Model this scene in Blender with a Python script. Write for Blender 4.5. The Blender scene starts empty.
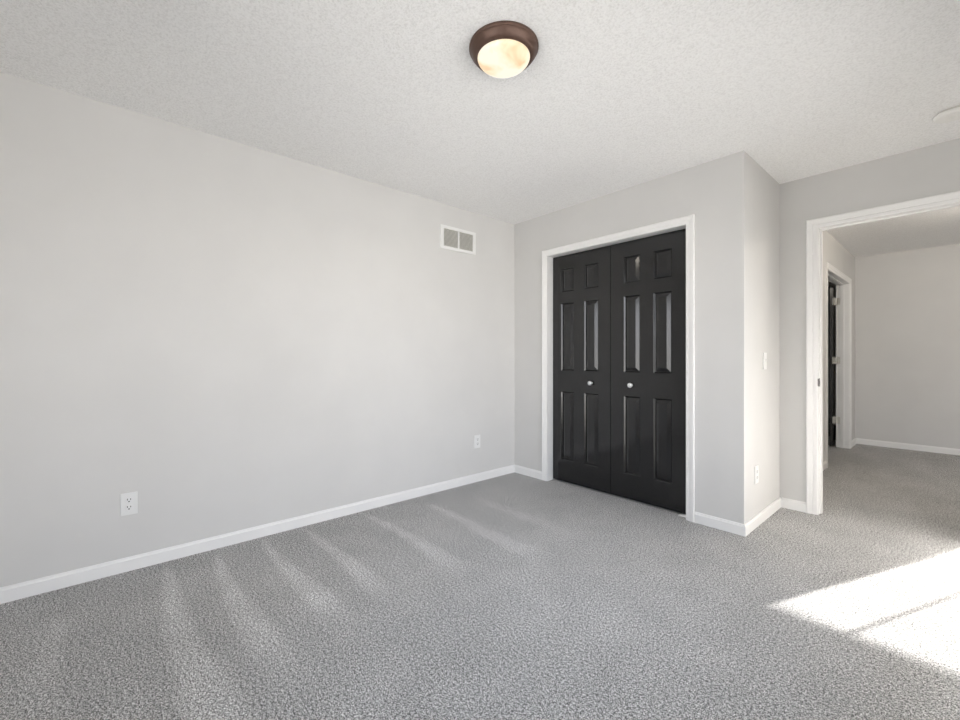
import bpy, bmesh, math, random
from mathutils import Vector, Matrix, noise

random.seed(7)
S = bpy.context.scene
COL = S.collection

# ------------------------------------------------------------------ camera
cam_d = bpy.data.cameras.new('camera')
cam_d.sensor_width = 36.0
cam_d.lens = 426.0 / 960.0 * 36.0
cam_d.shift_y = -2.5 / 960.0
cam_d.clip_start = 0.05
cam = bpy.data.objects.new('camera', cam_d)
cam.location = (2.9246, -3.0392, 1.128)
cam.rotation_euler = (math.radians(90), 0, math.radians(48.53))
COL.objects.link(cam)
S.camera = cam

# ------------------------------------------------------------------ colour management
S.view_settings.view_transform = 'Standard'
S.view_settings.look = 'None'
S.view_settings.gamma = 1.0
S.view_settings.use_curve_mapping = False
S.view_settings.exposure = 0.03
S.cycles.max_bounces = 16
S.cycles.diffuse_bounces = 12
S.cycles.transparent_max_bounces = 12
S.cycles.sample_clamp_indirect = 6.0
S.cycles.caustics_reflective = False
S.cycles.caustics_refractive = False

# ------------------------------------------------------------------ sky
SKY_STRENGTH = 5.3
world = bpy.data.worlds.new('sky')
S.world = world
world.use_nodes = True
wn, wl = world.node_tree.nodes, world.node_tree.links
bg = wn['Background']
tc = wn.new('ShaderNodeTexCoord')
sep = wn.new('ShaderNodeSeparateXYZ')
ramp = wn.new('ShaderNodeValToRGB')
mr = wn.new('ShaderNodeMapRange')
mr.inputs[1].default_value = -0.25
mr.inputs[2].default_value = 0.75
wl.new(tc.outputs['Generated'], sep.inputs[0])
wl.new(sep.outputs['Z'], mr.inputs[0])
wl.new(mr.outputs[0], ramp.inputs[0])
e = ramp.color_ramp.elements
e[0].position = 0.0; e[0].color = (0.95, 0.93, 0.90, 1)      # ground
e[1].position = 1.0; e[1].color = (0.62, 0.74, 0.96, 1)      # upper sky
x_ = ramp.color_ramp.elements.new(0.245); x_.color = (0.95, 0.93, 0.90, 1)
x_ = ramp.color_ramp.elements.new(0.27); x_.color = (0.96, 0.96, 0.98, 1)   # horizon
x_ = ramp.color_ramp.elements.new(0.6); x_.color = (0.78, 0.86, 1.0, 1)
wl.new(ramp.outputs[0], bg.inputs[0])
bg.inputs[1].default_value = SKY_STRENGTH

# ------------------------------------------------------------------ sun
SUN_AZ = (0.357, 0.934)
SUN_TAN = 0.208
sd = bpy.data.lights.new('sun', 'SUN')
sd.energy = 34.0
sd.angle = math.radians(0.53)
sd.color = (1.0, 0.965, 0.92)
sun = bpy.data.objects.new('sun', sd)
sun.rotation_euler = Vector((SUN_AZ[0], SUN_AZ[1], -SUN_TAN)).to_track_quat('-Z', 'Y').to_euler()
sun.location = (0, -8, 4)
COL.objects.link(sun)

# daylight portals in the window openings (guide sampling of the real sky; they emit nothing)
def portal(name, loc, size, dirn):
    d = bpy.data.lights.new(name, 'AREA')
    d.shape = 'RECTANGLE'
    d.size, d.size_y = size
    d.cycles.is_portal = True
    o = bpy.data.objects.new(name, d)
    o.location = loc
    o.rotation_euler = Vector(dirn).to_track_quat('-Z', 'Y').to_euler()
    COL.objects.link(o)

XE_ = 3.28
WX0, WX1, WZ0, WZ1 = 1.222, 2.96, 0.62, 2.05        # bedroom window
HX = 4.7                                              # hall end wall
HX0, HX1, HZ0, HZ1 = 3.46, 4.62, 0.10, 2.25           # unseen hall window, added and sized for the hall's brightness
EY0, EY1, EZ0, EZ1 = -3.30, -0.35, 0.40, 2.10         # unseen window added in the right wall, sized to light the left wall
portal('window_daylight', ((WX0 + WX1) / 2, -3.70, (WZ0 + WZ1) / 2), (WX1 - WX0, WZ1 - WZ0), (0, 1, 0))
portal('side_window_daylight', (XE_ + 0.15, (EY0 + EY1) / 2, (EZ0 + EZ1) / 2), (EY1 - EY0, EZ1 - EZ0), (-1, 0, 0))
portal('hall_daylight', ((HX0 + HX1) / 2, 0.63, (HZ0 + HZ1) / 2), (HX1 - HX0, HZ1 - HZ0), (0, 1, 0))

# ------------------------------------------------------------------ materials
def new_mat(name):
    m = bpy.data.materials.new(name)
    m.use_nodes = True
    return m, m.node_tree.nodes, m.node_tree.links, m.node_tree.nodes['Principled BSDF']

def pos_node(n):
    return n.new('ShaderNodeNewGeometry').outputs['Position']

def noise_node(n, l, scale, detail=2.0, rough=0.5, vec=None):
    t = n.new('ShaderNodeTexNoise')
    t.inputs['Scale'].default_value = scale
    t.inputs['Detail'].default_value = detail
    t.inputs['Roughness'].default_value = rough
    if vec is not None:
        l.new(vec, t.inputs['Vector'])
    return t

def ramp_node(n, l, src, stops):
    r = n.new('ShaderNodeValToRGB')
    el = r.color_ramp.elements
    while len(el) < len(stops):
        el.new(0.5)
    for k, (p, c) in enumerate(stops):
        el[k].position = p
        el[k].color = (*c, 1)
    l.new(src, r.inputs[0])
    return r

def bump_node(n, l, src, strength, dist, bsdf, prev=None):
    b = n.new('ShaderNodeBump')
    b.inputs['Strength'].default_value = strength
    b.inputs['Distance'].default_value = dist
    l.new(src, b.inputs['Height'])
    if prev is not None:
        l.new(prev.outputs[0], b.inputs['Normal'])
    l.new(b.outputs[0], bsdf.inputs['Normal'])
    return b

def paint(name, col, rough=0.6, scale=140, bstr=0.12, var=0.02, dist=0.001):
    m, n, l, b = new_mat(name)
    p = pos_node(n)
    t = noise_node(n, l, 3.0, 3, 0.5, p)
    a = tuple(c * (1 - var) for c in col)
    c2 = tuple(min(1, c * (1 + var)) for c in col)
    r = ramp_node(n, l, t.outputs['Fac'], [(0.3, a), (0.7, c2)])
    l.new(r.outputs[0], b.inputs['Base Color'])
    b.inputs['Roughness'].default_value = rough
    t2 = noise_node(n, l, scale, 2, 0.5, p)
    bump_node(n, l, t2.outputs['Fac'], bstr, dist, b)
    return m

M = {}
M['wall'] = paint('greige_wall_paint', (0.655, 0.648, 0.635), 0.7, 160, 0.12)
M['trim'] = paint('white_trim_paint', (0.865, 0.86, 0.85), 0.38, 60, 0.03, 0.01)
M['plastic'] = paint('white_plastic', (0.80, 0.80, 0.79), 0.3, 60, 0.0, 0.0)
M['detector'] = paint('aged_white_plastic', (0.86, 0.855, 0.825), 0.4, 60, 0.0, 0.0)
M['grille'] = paint('grille_enamel', (0.70, 0.69, 0.65), 0.45, 60, 0.0, 0.0)
M['dark'] = paint('dark_cavity', (0.03, 0.03, 0.03), 0.8, 60, 0.0, 0.0)
M['duct'] = paint('duct_cavity', (0.34, 0.335, 0.31), 0.8, 60, 0.0, 0.0)

# textured ceiling
m, n, l, b = new_mat('textured_ceiling_paint')
p = pos_node(n)
t = noise_node(n, l, 115, 3, 0.65, p)
r = ramp_node(n, l, t.outputs['Fac'], [(0.34, (0.80, 0.795, 0.785)), (0.52, (0.905, 0.902, 0.895)), (0.7, (0.94, 0.937, 0.93))])
l.new(r.outputs[0], b.inputs['Base Color'])
b.inputs['Roughness'].default_value = 0.85
bump_node(n, l, t.outputs['Fac'], 1.0, 0.0045, b)
M['ceiling'] = m

# carpet
m, n, l, b = new_mat('grey_cut_pile_carpet')
p = pos_node(n)
t1 = noise_node(n, l, 260, 2, 0.7, p)
t2 = noise_node(n, l, 100, 4, 0.85, p)
t3 = noise_node(n, l, 4.5, 4, 0.6, p)
mx = n.new('ShaderNodeMath'); mx.operation = 'MULTIPLY_ADD'
l.new(t2.outputs['Fac'], mx.inputs[0]); mx.inputs[1].default_value = 0.8
l.new(t1.outputs['Fac'], mx.inputs[2])
nm = n.new('ShaderNodeMath'); nm.operation = 'MULTIPLY'; nm.inputs[1].default_value = 0.55
l.new(mx.outputs[0], nm.inputs[0])
r = ramp_node(n, l, nm.outputs[0], [(0.42, (0.040, 0.039, 0.0375)), (0.495, (0.395, 0.391, 0.384)), (0.57, (0.95, 0.94, 0.93))])
at = n.new('ShaderNodeAttribute'); at.attribute_name = 'nap'
mr3 = n.new('ShaderNodeMapRange')
l.new(t3.outputs['Fac'], mr3.inputs[0])
mr3.inputs[1].default_value = 0.3; mr3.inputs[2].default_value = 0.7
mr3.inputs[3].default_value = 0.93; mr3.inputs[4].default_value = 1.07
mm = n.new('ShaderNodeMath'); mm.operation = 'MULTIPLY'
l.new(at.outputs['Fac'], mm.inputs[0]); l.new(mr3.outputs[0], mm.inputs[1])
sc_ = n.new('ShaderNodeVectorMath'); sc_.operation = 'SCALE'
l.new(r.outputs[0], sc_.inputs[0]); l.new(mm.outputs[0], sc_.inputs['Scale'])
l.new(sc_.outputs[0], b.inputs['Base Color'])
b.inputs['Roughness'].default_value = 0.95
b.inputs['Specular IOR Level'].default_value = 0.1
bump_node(n, l, mx.outputs[0], 0.6, 0.006, b)
M['carpet'] = m

# black door paint with faint embossed grain
m, n, l, b = new_mat('black_satin_door_paint')
p = pos_node(n)
mp = n.new('ShaderNodeMapping'); mp.inputs['Scale'].default_value = (160, 160, 9)
l.new(p, mp.inputs[0])
t = noise_node(n, l, 1.0, 3, 0.6, mp.outputs[0])
b.inputs['Base Color'].default_value = (0.006, 0.006, 0.0066, 1)
b.inputs['Roughness'].default_value = 0.15
b.inputs['Specular IOR Level'].default_value = 0.68
bump_node(n, l, t.outputs['Fac'], 0.12, 0.0012, b)
M['door'] = m

def metal(name, col, rough, met=1.0):
    m, n, l, b = new_mat(name)
    p = pos_node(n)
    t = noise_node(n, l, 45, 3, 0.6, p)
    r = ramp_node(n, l, t.outputs['Fac'], [(0.3, tuple(c * 0.85 for c in col)), (0.7, col)])
    l.new(r.outputs[0], b.inputs['Base Color'])
    b.inputs['Metallic'].default_value = met
    b.inputs['Roughness'].default_value = rough
    return m
M['chrome'] = metal('chrome', (0.97, 0.97, 0.97), 0.28)
M['nickel'] = metal('satin_nickel', (0.82, 0.80, 0.74), 0.42, 0.7)
M['strike'] = metal('aged_steel', (0.22, 0.21, 0.20), 0.45)
M['bronze'] = metal('oil_rubbed_bronze', (0.105, 0.060, 0.044), 0.45, 0.45)

# alabaster glass of the ceiling lamp
m, n, l, b = new_mat('lit_alabaster_glass')
p = pos_node(n)
t = noise_node(n, l, 9, 3, 0.5, p)
t.inputs['Distortion'].default_value = 0.5
r = ramp_node(n, l, t.outputs['Fac'], [(0.30, (0.80, 0.50, 0.22)), (0.44, (0.98, 0.80, 0.54)), (0.60, (1.0, 0.92, 0.78))])
b.inputs['Base Color'].default_value = (0.30, 0.26, 0.20, 1)
l.new(r.outputs[0], b.inputs['Emission Color'])
b.inputs['Emission Strength'].default_value = 0.80
b.inputs['Roughness'].default_value = 0.25
M['alabaster'] = m

# thin window glass
m, n, l, b = new_mat('window_glass')
n.remove(b)
out = n['Material Output']
tr = n.new('ShaderNodeBsdfTransparent'); gl = n.new('ShaderNodeBsdfGlossy'); gl.inputs['Roughness'].default_value = 0.02
fr = n.new('ShaderNodeFresnel'); mxs = n.new('ShaderNodeMixShader')
l.new(fr.outputs[0], mxs.inputs[0]); l.new(tr.outputs[0], mxs.inputs[1]); l.new(gl.outputs[0], mxs.inputs[2])
l.new(mxs.outputs[0], out.inputs[0])
M['glass'] = m

# ------------------------------------------------------------------ mesh helpers
def box(bm, x0, x1, y0, y1, z0, z1, bev=0.0):
    r = bmesh.ops.create_cube(bm, size=1.0)
    vs = r['verts']
    for v in vs:
        v.co = Vector(((x0 + x1) / 2 + v.co.x * (x1 - x0), (y0 + y1) / 2 + v.co.y * (y1 - y0), (z0 + z1) / 2 + v.co.z * (z1 - z0)))
    if bev > 0:
        es = list({e for v in vs for e in v.link_edges})
        bmesh.ops.bevel(bm, geom=es, offset=bev, segments=2, profile=0.5, affect='EDGES')

def lathe(bm, prof, seg=48, mat=None, cap=True):
    rings = []
    for r, z in prof:
        ring = [bm.verts.new((r * math.cos(2 * math.pi * k / seg), r * math.sin(2 * math.pi * k / seg), z)) for k in range(seg)]
        rings.append(ring)
    for a, b_ in zip(rings[:-1], rings[1:]):
        for k in range(seg):
            bm.faces.new((a[k], a[(k + 1) % seg], b_[(k + 1) % seg], b_[k]))
    if cap:
        bm.faces.new(rings[0]); bm.faces.new(rings[-1])
    if mat is not None:
        for ring in rings:
            for v in ring:
                v.co = mat @ v.co

def obj(name, bm, mat, parent=None, smooth=False):
    bmesh.ops.recalc_face_normals(bm, faces=bm.faces[:])
    me = bpy.data.meshes.new(name)
    bm.to_mesh(me); bm.free()
    me.materials.append(mat)
    if smooth:
        me.shade_smooth() if hasattr(me, 'shade_smooth') else None
        me.set_sharp_from_angle(angle=math.radians(35))
    o = bpy.data.objects.new(name, me)
    COL.objects.link(o)
    if parent is not None:
        o.parent = parent
    return o

def struct(o, label, cat):
    o['kind'] = 'structure'; o['label'] = label; o['category'] = cat
    return o

def thing(name, label, cat, loc=(0, 0, 0), rotz=0.0, group=None, structure=False):
    o = bpy.data.objects.new(name, None)
    o.empty_display_size = 0.05
    o.location = loc; o.rotation_euler = (0, 0, rotz)
    o['label'] = label; o['category'] = cat
    if group: o['group'] = group
    if structure: o['kind'] = 'structure'
    COL.objects.link(o)
    return o

def boxes(*bs):
    bm = bmesh.new()
    for q in bs: box(bm, *q)
    return bm

# ------------------------------------------------------------------ room shell
H = 2.44
T = 0.115
XH = 1.997         # hall left wall face
XR = 2.01          # closet side / hall left wall face
TD = 0.100
YD = 0.797         # bedroom doorway wall face
YS = -3.55         # window wall face
XE = 3.28          # right wall face
YH = 4.36          # hall back wall face

# carpet: fine grid carrying the lay of the pile (vacuum strokes)
def smooth(a, b_, x):
    t = max(0.0, min(1.0, (x - a) / (b_ - a)))
    return t * t * (3 - 2 * t)

STROKES = [(-3.19, 0.35, 0.85, 0.55), (-2.80, 0.12, 1.45, 1.0), (-2.56, 0.10, 1.15, 1.0), (-2.30, 0.08, 1.0, 1.0), (-2.03, 0.06, 0.98, 1.0),
           (-1.615, 0.08, 1.02, 0.9), (-1.17, 0.2, 1.25, 0.7), (-0.80, 0.3, 1.1, 0.4)]
def nap(x, y):
    v = 0.0
    for k, (yk, xa, xb, s) in enumerate(STROKES):
        if abs(y - yk) > 0.2: continue
        c = yk + 0.012 * math.sin(5 * x + k) + 0.02 * x * (1 if k % 2 else -1) * 0.5
        hw = 0.012 + 0.045 * x
        d = (abs(y - c) - hw) / (0.012 + 0.014 * x)
        edge = 1 - smooth(-1.0, 1.0, d)
        v = max(v, s * edge * smooth(xa - 0.08, xa + 0.1, x) * (1 - smooth(xb - 0.12, xb + 0.25, x)))
    n1 = noise.noise(Vector((x * 7, y * 14, 0)))
    v *= 0.95 + 0.25 * n1
    base = 1.0
    # broad nap variation in the middle of the room and through the doorway
    base += 0.07 * noise.noise(Vector((x * 1.8 + 3, y * 1.8, 2)))
    if y > 0.2:
        base += 0.10 * noise.noise(Vector((x * 5.5 + y * 1.5, y * 1.4, 5)))
    # plain pile close to the skirting, slightly darker towards the left wall
    base -= 0.05 * (1 - smooth(0.05, 0.5, x)) if y < 0 else 0
    return base + 0.27 * max(0, v)

bm = bmesh.new()
gx = [-0.1 + 0.02 * k for k in range(int(3.5 / 0.02) + 1)] 
gy = [YS - 0.1 + 0.02 * k for k in range(int((YH + 0.1 - YS + 0.1) / 0.02) + 1)]
gx += [gx[-1] + 0.2 * (k + 1) for k in range(8)]
gx = [-0.8, -0.4] + gx
vv = [[bm.verts.new((x, y, 0.0)) for x in gx] for y in gy]
for j in range(len(gy) - 1):
    for i in range(len(gx) - 1):
        bm.faces.new((vv[j][i], vv[j][i + 1], vv[j + 1][i + 1], vv[j + 1][i]))
# slab thickness below
box(bm, gx[0], gx[-1], gy[0], gy[-1], -0.12, -0.004)
floor = obj('floor', bm, M['carpet'])
struct(floor, 'speckled grey cut-pile carpet with vacuum strokes and a sunlit patch', 'carpet')
ca = floor.data.attributes.new('nap', 'FLOAT', 'POINT')
ca.data.foreach_set('value', [nap(v.co.x, v.co.y) for v in floor.data.vertices])

struct(obj('ceiling', boxes((-0.8, HX + 0.12, YS - 0.12, YH + 0.12, H, H + 0.1)), M['ceiling']),
       'white textured ceiling over the bedroom and the hall', 'ceiling')

struct(obj('wall_left', boxes((-0.12, 0, YS - 0.12, YD + 0.2, 0, H)), M['wall']),
       'long blank light greige wall on the left with vent and outlets', 'wall')

# closet front wall with opening
CX0, CX1, CZ = 0.420, 1.6535, 2.051
struct(obj('wall_closet', boxes((0, CX0 - 0.02, 0, T, 0, H), (CX1 + 0.02, XR, 0, T, 0, H), (CX0 - 0.02, CX1 + 0.02, 0, T, CZ + 0.02, H)), M['wall']),
       'greige closet wall around the black bifold doors', 'wall')
# closet interior back
struct(obj('wall_closet_back', boxes((0, XR - T, YD, YD + 0.12, 0, H)), M['wall']),
       'greige wall at the back of the closet, behind the black doors', 'wall')

# side wall: closet return and left side of the hall, with the far double-door opening
DY0, DY1 = 2.580, 3.870
struct(obj('wall_return', boxes((XR - T, XR, T, YD + 0.05, 0, H)), M['wall']),
       'narrow greige closet side wall with switch and outlet, facing right', 'wall')
TH = 0.122
struct(obj('wall_hall_left', boxes((XH - TH, XH, YD + 0.05, DY0 - 0.02, 0, H), (XH - TH, XH, DY1 + 0.02, YH, 0, H), (XH - TH, XH, DY0 - 0.02, DY1 + 0.02, 2.06, H)), M['wall']),
       'greige wall on the left of the hall around the far door', 'wall')

# doorway wall
OX0, OX1, OZ = 2.245, 3.02, 2.056
struct(obj('wall_doorway', boxes((XR, OX0 - 0.02, YD, YD + TD, 0, H), (OX1 + 0.02, HX0, YD, YD + TD, 0, H), (HX1, HX, YD, YD + TD, 0, H), (HX0, HX1, YD, YD + TD, 0, HZ0), (HX0, HX1, YD, YD + TD, HZ1, H), (OX0 - 0.02, OX1 + 0.02, YD, YD + TD, OZ + 0.02, H)), M['wall']),
       'greige wall around the open bedroom doorway', 'wall')
struct(obj('wall_right', boxes((XE, XE + 0.12, YS - 0.12, EY0, 0, H), (XE, XE + 0.12, EY1, YD, 0, H), (XE, XE + 0.12, EY0, EY1, 0, EZ0), (XE, XE + 0.12, EY0, EY1, EZ1, H)), M['wall']),
       'greige wall with an added window on the right of the bedroom, outside the picture', 'wall')
struct(obj('wall_window', boxes((0, WX0, YS - 0.12, YS, 0, H), (WX1, XE, YS - 0.12, YS, 0, H), (WX0, WX1, YS - 0.12, YS, 0, WZ0), (WX0, WX1, YS - 0.12, YS, WZ1, H)), M['wall']),
       'greige window wall behind the camera', 'wall')
struct(obj('wall_hall_back', boxes((XH - TH, HX, YH, YH + 0.12, 0, H)), M['wall']),
       'blank greige wall at the back of the hall', 'wall')
struct(obj('wall_hall_right', boxes((HX, HX + 0.12, YD, YH + 0.12, 0, H)), M['wall']),
       'greige end wall of the hall, outside the picture', 'wall')
# dim room behind the far door
struct(obj('wall_side_room', boxes((-0.8, -0.7, 1.6, 6.2, 0, H), (-0.7, XH - TH, 1.6, 1.7, 0, H), (-0.7, XH - TH, 6.1, 6.2, 0, H), (XH - TH, XH - TH, YH + 0.12, 6.2, 0, H)), M['wall']),
       'greige walls of the dark room beyond the far hall door', 'wall')
struct(obj('floor_side_room', boxes((-0.8, XH - TH, YH + 0.1, 6.2, -0.12, -0.001)), M['carpet']), 'grey carpet in the dark room beyond the far hall door', 'carpet')
struct(obj('ceiling_side_room', boxes((-0.8, XH - TH, YH + 0.12, 6.2, H, H + 0.1)), M['ceiling']), 'ceiling of the dark room beyond the far hall door', 'ceiling')

# ------------------------------------------------------------------ baseboards
def baseboard(name, p0, p1, nrm, label, h=0.072, t=0.013):
    """profile run from p0 to p1 along a wall whose face normal is nrm"""
    p0, p1, nv = Vector((*p0, 0)), Vector((*p1, 0)), Vector((*nrm, 0))
    prof = [(0, -0.005), (t, -0.005), (t, h - 0.014), (t * 0.72, h - 0.009), (t * 0.55, h), (0, h)]
    bm = bmesh.new()
    A = [bm.verts.new(p0 + nv * a + Vector((0, 0, z))) for a, z in prof]
    B = [bm.verts.new(p1 + nv * a + Vector((0, 0, z))) for a, z in prof]
    for k in range(len(prof)):
        k2 = (k + 1) % len(prof)
        bm.faces.new((A[k], A[k2], B[k2], B[k]))
    bm.faces.new(A); bm.faces.new(B)
    return struct(obj(name, bm, M['trim']), label, 'baseboard')

CW = 0.057
baseboard('baseboard_left', (0, YS), (0, 0), (1, 0), 'long white baseboard along the left wall')
baseboard('baseboard_closet_left', (0.013, 0), (CX0 - CW - 0.003, 0), (0, -1), 'short white baseboard left of the closet doors')
baseboard('baseboard_closet_right', (CX1 + CW + 0.003, 0), (XR, 0), (0, -1), 'short white baseboard right of the closet doors')
baseboard('baseboard_return', (XR, -0.013), (XR, YD), (1, 0), 'white baseboard along the closet side wall')
baseboard('baseboard_doorway', (XR + 0.013, YD), (OX0 - 0.070, YD), (0, -1), 'short white baseboard left of the open doorway')
baseboard('baseboard_doorway_right', (OX1 + 0.07, YD), (XE, YD), (0, -1), 'short white baseboard right of the open doorway')
baseboard('baseboard_right', (XE, YS), (XE, YD), (-1, 0), 'white baseboard along the right bedroom wall')
baseboard('baseboard_window', (0.013, YS), (XE - 0.013, YS), (0, 1), 'white baseboard under the bedroom window')
baseboard('baseboard_hall_left', (XH, YD + TD), (XH, DY0 - 0.068), (1, 0), 'white baseboard along the left hall wall before the far door')
baseboard('baseboard_hall_corner', (XH, DY1 + 0.068), (XH, YH), (1, 0), 'tiny white baseboard between the far door and the hall corner')
baseboard('baseboard_hall_back', (XH + 0.013, YH), (HX, YH), (0, -1), 'white baseboard along the back wall of the hall')

# ------------------------------------------------------------------ casings and jambs
def casing(name, org, ax, nrm, x0, x1, zt, w, label, parent=None):
    org, ax, nv = Vector(org), Vector(ax), Vector(nrm)
    prof = [(0, 0), (0, 0.007), (0.003, 0.010), (w * 0.30, 0.0115), (w * 0.36, 0.009), (w * 0.44, 0.0125), (w * 0.78, 0.016), (w * 0.84, 0.0185), (w - 0.003, 0.0185), (w, 0.016), (w, 0)]
    bm = bmesh.new()
    def P(x, z, t): return org + ax * x + nv * t + Vector((0, 0, z))
    rows = []
    for u, t in prof:
        rows.append([bm.verts.new(P(x0 - u, -0.005, t)), bm.verts.new(P(x0 - u, zt + u, t)), bm.verts.new(P(x1 + u, zt + u, t)), bm.verts.new(P(x1 + u, -0.005, t))])
    for k in range(len(prof)):
        a, b_ = rows[k], rows[(k + 1) % len(prof)]
        for q in range(3):
            bm.faces.new((a[q], a[q + 1], b_[q + 1], b_[q]))
    bm.faces.new([r_[0] for r_ in rows]); bm.faces.new([r_[3] for r_ in rows])
    o = obj(name, bm, M['trim'], parent)
    if parent is None: struct(o, label, 'door casing')
    return o

casing('trim_1', (0, 0, 0), (1, 0, 0), (0, -1, 0), CX0, CX1, CZ, CW, 'white casing framing the black closet doors')
j = struct(obj('trim_2', boxes((CX0 - 0.02, CX0, -0.001, T, 0, CZ + 0.02), (CX1, CX1 + 0.02, -0.001, T, 0, CZ + 0.02), (CX0, CX1, -0.001, T, CZ, CZ + 0.02)), M['trim']),
           'white jamb lining the closet opening', 'door jamb')
obj('top_track', boxes((CX0, CX1, 0.108, 0.112, CZ - 0.03, CZ)), M['trim'], j)

casing('trim_3', (0, YD, 0), (1, 0, 0), (0, -1, 0), OX0 - 0.005, OX1 + 0.006, OZ + 0.002, 0.064, 'wide white casing around the open bedroom doorway')
casing('trim_4', (0, YD + TD, 0), (1, 0, 0), (0, 1, 0), OX0 - 0.005, OX1 + 0.006, OZ + 0.002, 0.064, 'white doorway casing on the hall side, hidden from the bedroom')
bm = boxes((OX0 - 0.02, OX0, YD - 0.001, YD + TD + 0.001, 0, OZ + 0.02), (OX1, OX1 + 0.02, YD - 0.001, YD + TD + 0.001, 0, OZ + 0.02), (OX0, OX1, YD - 0.001, YD + TD + 0.001, OZ, OZ + 0.02),
           (OX0, OX0 + 0.010, YD + 0.045, YD + 0.078, 0, OZ), (OX1 - 0.010, OX1, YD + 0.045, YD + 0.078, 0, OZ), (OX0 + 0.010, OX1 - 0.010, YD + 0.045, YD + 0.078, OZ - 0.010, OZ))
j = struct(obj('trim_5', bm, M['trim']), 'white jamb lining the open bedroom doorway', 'door jamb')
# strike plate wraps the front edge of the left jamb
bm = bmesh.new()
box(bm, OX0, OX0 + 0.0015, YD - 0.001, YD + 0.034, 0.92, 0.978, 0.0005)
box(bm, OX0 - 0.0045, OX0 + 0.0015, YD - 0.006, YD + 0.003, 0.922, 0.976, 0.0008)
sp = obj('strike_plate', bm, M['strike'], j); sp['label'] = 'small dark metal strike plate'
obj('latch_hole', boxes((OX0 + 0.0015, OX0 + 0.002, YD + 0.010, YD + 0.026, 0.937, 0.961)), M['dark'], sp)

# far hall door opening (in the hall's left wall)
casing('trim_6', (XH, 0, 0), (0, 1, 0), (1, 0, 0), DY0 - 0.004, DY1 + 0.004, 2.042, 0.062, 'white casing around the far door on the left hall wall')
bm = boxes((XH - TH - 0.001, XH + 0.001, DY0 - 0.02, DY0, 0, 2.06), (XH - TH - 0.001, XH + 0.001, DY1, DY1 + 0.02, 0, 2.06), (XH - TH - 0.001, XH + 0.001, DY0, DY1, 2.04, 2.06),
           (XH - 0.080, XH - 0.045, DY0, DY0 + 0.010, 0, 2.04), (XH - 0.080, XH - 0.045, DY1 - 0.010, DY1, 0, 2.04), (XH - 0.080, XH - 0.045, DY0 + 0.01, DY1 - 0.01, 2.03, 2.04))
jf = struct(obj('trim_7', bm, M['trim']), 'white jamb lining the far hall door opening', 'door jamb')

# ------------------------------------------------------------------ raised-panel door leaf
def leaf_bm(x0, x1, z0, z1, thick, panels, both=False):
    """front face at y=0 facing -y, back at y=thick; panels = list of (px0,px1,pz0,pz1)"""
    bm = bmesh.new()
    xs = sorted({x0, x1, *[p[0] for p in panels], *[p[1] for p in panels]})
    zs = sorted({z0, z1, *[p[2] for p in panels], *[p[3] for p in panels]})
    prof = [(0, 0), (0.0015, 0.0004), (0.010, 0.0105), (0.012, 0.0110), (0.0375, 0.0012), (0.039, 0.0006)]
    cache = {}
    def V(x, y, z):
        k = (round(x, 5), round(y, 5), round(z, 5))
        if k not in cache: cache[k] = bm.verts.new((x, y, z))
        return cache[k]
    def side(yf, s):
        for i in range(len(xs) - 1):
            for j_ in range(len(zs) - 1):
                a, b_, c, d = xs[i], xs[i + 1], zs[j_], zs[j_ + 1]
                mxp, mzp = (a + b_) / 2, (c + d) / 2
                if any(p[0] < mxp < p[1] and p[2] < mzp < p[3] for p in panels): continue
                bm.faces.new((V(a, yf, c), V(b_, yf, c), V(b_, yf, d), V(a, yf, d)))
        for p in panels:
            prev = None
            for u, dep in prof:
                y = yf + s * dep
                ring = [V(p[0] + u, y, p[2] + u), V(p[1] - u, y, p[2] + u), V(p[1] - u, y, p[3] - u), V(p[0] + u, y, p[3] - u)]
                if prev:
                    for q in range(4):
                        bm.faces.new((prev[q], prev[(q + 1) % 4], ring[(q + 1) % 4], ring[q]))
                prev = ring
            bm.faces.new(prev)
    side(0.0, 1); side(thick, -1)
    for j_ in range(len(zs) - 1):
        for x in (x0, x1):
            bm.faces.new((V(x, 0, zs[j_]), V(x, thick, zs[j_]), V(x, thick, zs[j_ + 1]), V(x, 0, zs[j_ + 1])))
    for i in range(len(xs) - 1):
        for z in (z0, z1):
            bm.faces.new((V(xs[i], 0, z), V(xs[i + 1], 0, z), V(xs[i + 1], thick, z), V(xs[i], thick, z)))
    # ease the outer vertical edges
    es = [e for e in bm.edges if all(abs(v.co.y) < 1e-6 for v in e.verts) and (all(abs(v.co.x - x0) < 1e-6 for v in e.verts) or all(abs(v.co.x - x1) < 1e-6 for v in e.verts))]
    bmesh.ops.bevel(bm, geom=es, offset=0.0009, segments=1, profile=0.5, affect='EDGES')
    return bm

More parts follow.
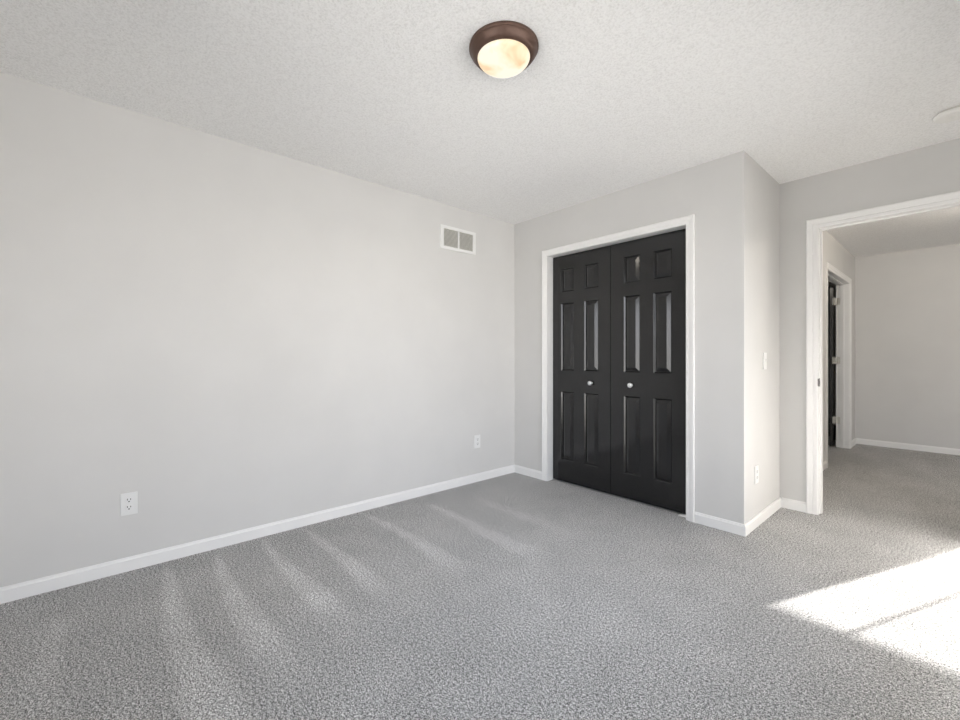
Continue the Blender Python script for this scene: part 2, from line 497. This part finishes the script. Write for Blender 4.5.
ZP = [(0.205, 0.822), (1.010, 1.617), (1.718, 1.930)]
Y_DOOR = 0.070
def bifold(name, label, leaves, knob_x, hinge_x):
    t = thing(name, label, 'closet door', (leaves[0][0], Y_DOOR, 0.012), structure=True)
    ox = leaves[0][0]
    for a, b_, pa, pb in leaves:
        o = obj('door_leaf', leaf_bm(a - ox, b_ - ox, 0, CZ - 0.004 - 0.012, 0.034, [(pa - ox, pb - ox, z0 - 0.012, z1 - 0.012) for z0, z1 in ZP]), M['door'], t)
    bm = bmesh.new()
    mt = Matrix.Translation((knob_x - ox, 0, 0.910 - 0.012)) @ Matrix.Rotation(math.radians(90), 4, 'X')
    lathe(bm, [(0.012, 0.0), (0.012, 0.002), (0.008, 0.005), (0.008, 0.014), (0.0165, 0.018), (0.0185, 0.022), (0.0185, 0.029), (0.015, 0.032), (0.006, 0.033)], 32, mt)
    k = obj('knob', bm, M['chrome'], t, True); k['label'] = 'small polished chrome knob'
    bm = bmesh.new()
    for z in (0.25, 1.0, 1.8):
        mt = Matrix.Translation((hinge_x - ox, 0.037, z - 0.035))
        lathe(bm, [(0.004, 0), (0.004, 0.07)], 12, mt)
    obj('hinge', bm, M['nickel'], t)
    return t
bifold('door_1', 'left black bifold closet door with three raised panels per leaf',
       [(CX0 + 0.004, 0.7111, 0.516, 0.658), (0.7114, 1.0185, 0.764, 0.906)], 0.838, 0.711)
d2 = bifold('door_2', 'right black bifold closet door, nearer the outer corner',
       [(1.0225, 1.3286, 1.137, 1.277), (1.3289, CX1 - 0.004, 1.382, 1.522)], 1.204, 1.329)
bm = boxes((1.585, 1.646, 0.034, 0.066, 0.0, 0.006), (1.605, 1.646, 0.038, 0.060, 0.006, 0.012))
br = obj('floor_bracket', bm, M['trim']); br.parent = d2; br.matrix_parent_inverse = Matrix.Translation(d2.location).inverted()
br['label'] = 'white floor bracket'

# far black door, swung open into the side room
ang = math.radians(150)
t = thing('door_3', 'black door standing open at the end of the hall, three hinges showing', 'door', (XH - TH - 0.024, DY1 - 0.024, 0.012), 0, structure=True)
bm = leaf_bm(0.0, 0.60, 0, 2.02, 0.035, [(0.10, 0.265, a, b_) for a, b_ in ZP] + [(0.335, 0.50, a, b_) for a, b_ in ZP])
o = obj('door_leaf', bm, M['door'], t)
o.rotation_euler = (0, 0, math.radians(90 + 28))
for z in (0.335, 1.086, 1.826):
    bm = bmesh.new()
    box(bm, 0.026, 0.064, -0.0, 0.002 , z - 0.05, z + 0.038, 0.0008)
    # leaf on the jamb
    for v in bm.verts: v.co.y += 0.0225
    h_ = obj('hinge', bm, M['nickel'], t); h_['label'] = 'satin nickel hinge'
    bm = bmesh.new()
    lathe(bm, [(0.006, 0), (0.006, 0.09)], 14, Matrix.Translation((0.022, 0.014, z - 0.051)))
    obj('hinge_pin', bm, M['nickel'], h_, True)
    bm = bmesh.new()
    box(bm, -0.018, 0.017, -0.004, -0.002, z - 0.05, z + 0.038, 0.0008)
    obj('hinge_plate', bm, M['nickel'], h_)

# ------------------------------------------------------------------ windows (behind the camera; hall and right ones added for light)
def window(name, label, loc, rotz, w, h, bars):
    """opening w x h, local x along the wall, local +y into the room; origin at lower left inner corner"""
    t = thing(name, label, 'window', loc, rotz, structure=True)
    f = 0.012
    obj('window_frame', boxes((0, f, -0.12, -0.05, 0, h), (w - f, w, -0.12, -0.05, 0, h), (f, w - f, -0.12, -0.05, 0, f), (f, w - f, -0.12, -0.05, h - f, h)), M['trim'], t)
    for bx in bars:
        obj('muntin', boxes((bx - 0.0055, bx + 0.0055, -0.095, -0.075, f, h - f)), M['trim'], t)
    obj('window_glass', boxes((f, w - f, -0.087, -0.083, f, h - f)), M['glass'], t)
    obj('window_sill', boxes((-0.05, w + 0.05, 0.0, 0.02, -0.025, 0.0)), M['trim'], t)
    return t
window('window_1', 'wide bedroom window behind the camera that lets the sun in', (WX0, YS, WZ0), 0, WX1 - WX0, WZ1 - WZ0, [0.297, 1.45])
window('added_window_hall', 'unseen tall window added beside the bedroom doorway to light the hall', (HX0, YD + TD, HZ0), 0, HX1 - HX0, HZ1 - HZ0, [0.58])
window('added_window_right', 'unseen window added in the right bedroom wall to light the left wall', (XE, EY0, EZ0), math.radians(90), EY1 - EY0, EZ1 - EZ0, [0.97, 1.97])

# ------------------------------------------------------------------ ceiling lamp
t = thing('ceiling_light', 'round bronze flush ceiling light with a lit alabaster glass bowl', 'ceiling light', (1.64, -1.77, H))
bm = bmesh.new()
lathe(bm, [(0.10, 0), (0.145, 0), (0.1465, -0.004), (0.1465, -0.010), (0.144, -0.014), (0.142, -0.015), (0.140, -0.022), (0.133, -0.030), (0.131, -0.034), (0.126, -0.040), (0.118, -0.046), (0.112, -0.047), (0.108, -0.043), (0.10, -0.02)], 72)
obj('canopy', bm, M['bronze'], t, True)
bm = bmesh.new()
R0, D0 = 0.111, 0.046
lathe(bm, [(R0 * math.cos(a), -0.044 - D0 * math.sin(a)) for a in [math.pi / 2 * k / 14 for k in range(14)]], 72)
gb = obj('glass_bowl', bm, M['alabaster'], t, True); gb['label'] = 'glowing cream alabaster glass bowl'
ld = bpy.data.lights.new('lamp_bulb', 'SPOT'); ld.energy = 6; ld.color = (1.0, 0.90, 0.77); ld.shadow_soft_size = 0.02
ld.use_shadow = True; ld.spot_size = math.radians(172); ld.spot_blend = 0.35
lo = bpy.data.objects.new('lamp_bulb', ld); lo.location = (0, 0, -0.125); lo.parent = t; COL.objects.link(lo)

# unseen copy of the lamp, added to brighten and warm the hall
t2 = t.copy(); t2.location = (3.30, 2.15, H); COL.objects.link(t2)
t2['label'] = 'unseen copy of the flush ceiling light, added to brighten the hall'
for ch in list(t.children):
    c = ch.copy()
    if c.type == 'LIGHT':
        c.data = bpy.data.lights.new('hall_fill_light', 'POINT'); c.data.color = (1.0, 0.91, 0.79); c.data.shadow_soft_size = 0.03
        c.data.energy = 32
    COL.objects.link(c); c.parent = t2

# ------------------------------------------------------------------ smoke detector
t = thing('smoke_detector', 'off-white round smoke detector on the ceiling near the doorway', 'smoke detector', (2.89, 0.35, H))
bm = bmesh.new()
lathe(bm, [(0.056, 0), (0.056, -0.013), (0.054, -0.0135)], 56)
obj('mounting_plate', bm, M['grille'], t, True)  # greyer than the cover: the gap's shadow is put into the plate colour
bm = bmesh.new()
lathe(bm, [(0.056, -0.0135), (0.0705, -0.014), (0.071, -0.023), (0.063, -0.031), (0.045, -0.034), (0.02, -0.035)], 56)
obj('cover', bm, M['detector'], t, True)
bm = bmesh.new()
lathe(bm, [(0.012, -0.035), (0.012, -0.037), (0.010, -0.0375)], 24)
obj('test_button', bm, M['detector'], t, True)

# ------------------------------------------------------------------ wall vent
vy0, vy1, vz0, vz1 = -0.906, -0.513, 2.057, 2.256
t = thing('wall_vent', 'white return air grille high on the left wall near the corner', 'vent', (0, (vy0 + vy1) / 2, vz0))
w, h = vy1 - vy0, vz1 - vz0
b0 = 0.033
bm = boxes((0, 0.009, -w / 2, -w / 2 + b0, 0, h), (0, 0.009, w / 2 - b0, w / 2, 0, h), (0, 0.009, -w / 2 + b0, w / 2 - b0, 0, b0 * 0.72), (0, 0.009, -w / 2 + b0, w / 2 - b0, h - b0 * 0.72, h), (0, 0.009, -0.007, 0.007, b0 * 0.72, h - b0 * 0.72))
obj('frame', bm, M['plastic'], t)
obj('backing', boxes((0.0003, 0.0012, -w / 2 + b0 * 0.8, w / 2 - b0 * 0.8, b0 * 0.6, h - b0 * 0.6)), M['duct'], t)
for s in (-1, 1):
    a, b_ = (-w / 2 + b0, -0.007) if s < 0 else (0.007, w / 2 - b0)
    bm = bmesh.new()
    nf = 15
    for k in range(nf):
        z = b0 * 0.72 + (h - b0 * 1.44) * (k + 0.5) / nf
        vs = [bm.verts.new((xx, yy, zz)) for yy in (a, b_) for xx, zz in ((0.0015, z + 0.0035), (0.0020, z + 0.0042), (0.0075, z - 0.0022), (0.0070, z - 0.0029))]
        for q in range(4):
            bm.faces.new((vs[q], vs[(q + 1) % 4], vs[4 + (q + 1) % 4], vs[4 + q]))
        bm.faces.new(vs[:4]); bm.faces.new(vs[4:])
    obj('louvers', bm, M['grille'], t)
for s in (-1, 1):
    bm = bmesh.new()
    lathe(bm, [(0.0035, 0.009), (0.003, 0.0105)], 14, Matrix.Translation((0, s * (w / 2 - 0.014), h / 2)) @ Matrix.Rotation(math.radians(90), 4, 'Y'))
    obj('screw', bm, M['nickel'], t, True)

# ------------------------------------------------------------------ outlets and switch (local +x out of the wall)
def outlet():
    t = thing('wall_outlet', 'white duplex outlet low on the left wall, nearest the camera', 'outlet', (0, -2.938, 0.295), 0, 'duplex wall outlets')
    bm = bmesh.new(); box(bm, 0, 0.006, -0.0355, 0.0355, 0, 0.117, 0.002)
    obj('cover_plate', bm, M['plastic'], t)
    for zc in (0.078, 0.039):
        bm = bmesh.new()
        mt = Matrix.Translation((0, 0, zc)) @ Matrix.Rotation(math.radians(90), 4, 'Y')
        lathe(bm, [(0.0172, 0.005), (0.0172, 0.0078), (0.0165, 0.0082)], 32, mt)
        for v in bm.verts: v.co.z = zc + max(-0.0135, min(0.0135, v.co.z - zc))
        s = obj('socket', bm, M['plastic'], t)
        bm = boxes((0.008, 0.0086, -0.0082, -0.0050, zc + 0.0005, zc + 0.0095), (0.008, 0.0086, 0.0050, 0.0082, zc + 0.0005, zc + 0.0085))
        lathe(bm, [(0.0034, 0.008), (0.0034, 0.0086)], 12, Matrix.Translation((0, 0, zc - 0.0065)) @ Matrix.Rotation(math.radians(90), 4, 'Y'))
        obj('slots', bm, M['dark'], s)
    bm = bmesh.new()
    lathe(bm, [(0.003, 0.006), (0.0025, 0.0072)], 14, Matrix.Translation((0, 0, 0.0585)) @ Matrix.Rotation(math.radians(90), 4, 'Y'))
    obj('screw', bm, M['plastic'], t, True)
    return t
def dup(root, loc, rotz, label):
    r = root.copy(); COL.objects.link(r); r.location = loc; r.rotation_euler = (0, 0, rotz); r['label'] = label
    for ch in list(root.children):
        c = ch.copy(); COL.objects.link(c); c.parent = r
        for g in list(ch.children):
            d = g.copy(); COL.objects.link(d); d.parent = c
    return r
o1 = outlet()
dup(o1, (0, -0.490, 0.305), 0, 'white duplex outlet low on the left wall, near the closet corner')
dup(o1, (XR, 0.240, 0.285), 0, 'white duplex outlet on the closet side wall, below the light switch')

t = thing('light_switch', 'white toggle light switch on the closet side wall beside the doorway', 'light switch', (XR, 0.420, 1.045))
bm = bmesh.new(); box(bm, 0, 0.006, -0.0355, 0.0355, 0, 0.117, 0.002)
obj('cover_plate', bm, M['plastic'], t)
bm = bmesh.new(); box(bm, 0.005, 0.017, -0.005, 0.005, 0.056, 0.072, 0.0015)
obj('toggle', bm, M['plastic'], t)
for z in (0.029, 0.088):
    bm = bmesh.new()
    lathe(bm, [(0.003, 0.006), (0.0025, 0.0072)], 14, Matrix.Translation((0, 0, z)) @ Matrix.Rotation(math.radians(90), 4, 'Y'))
    obj('screw', bm, M['plastic'], t, True)
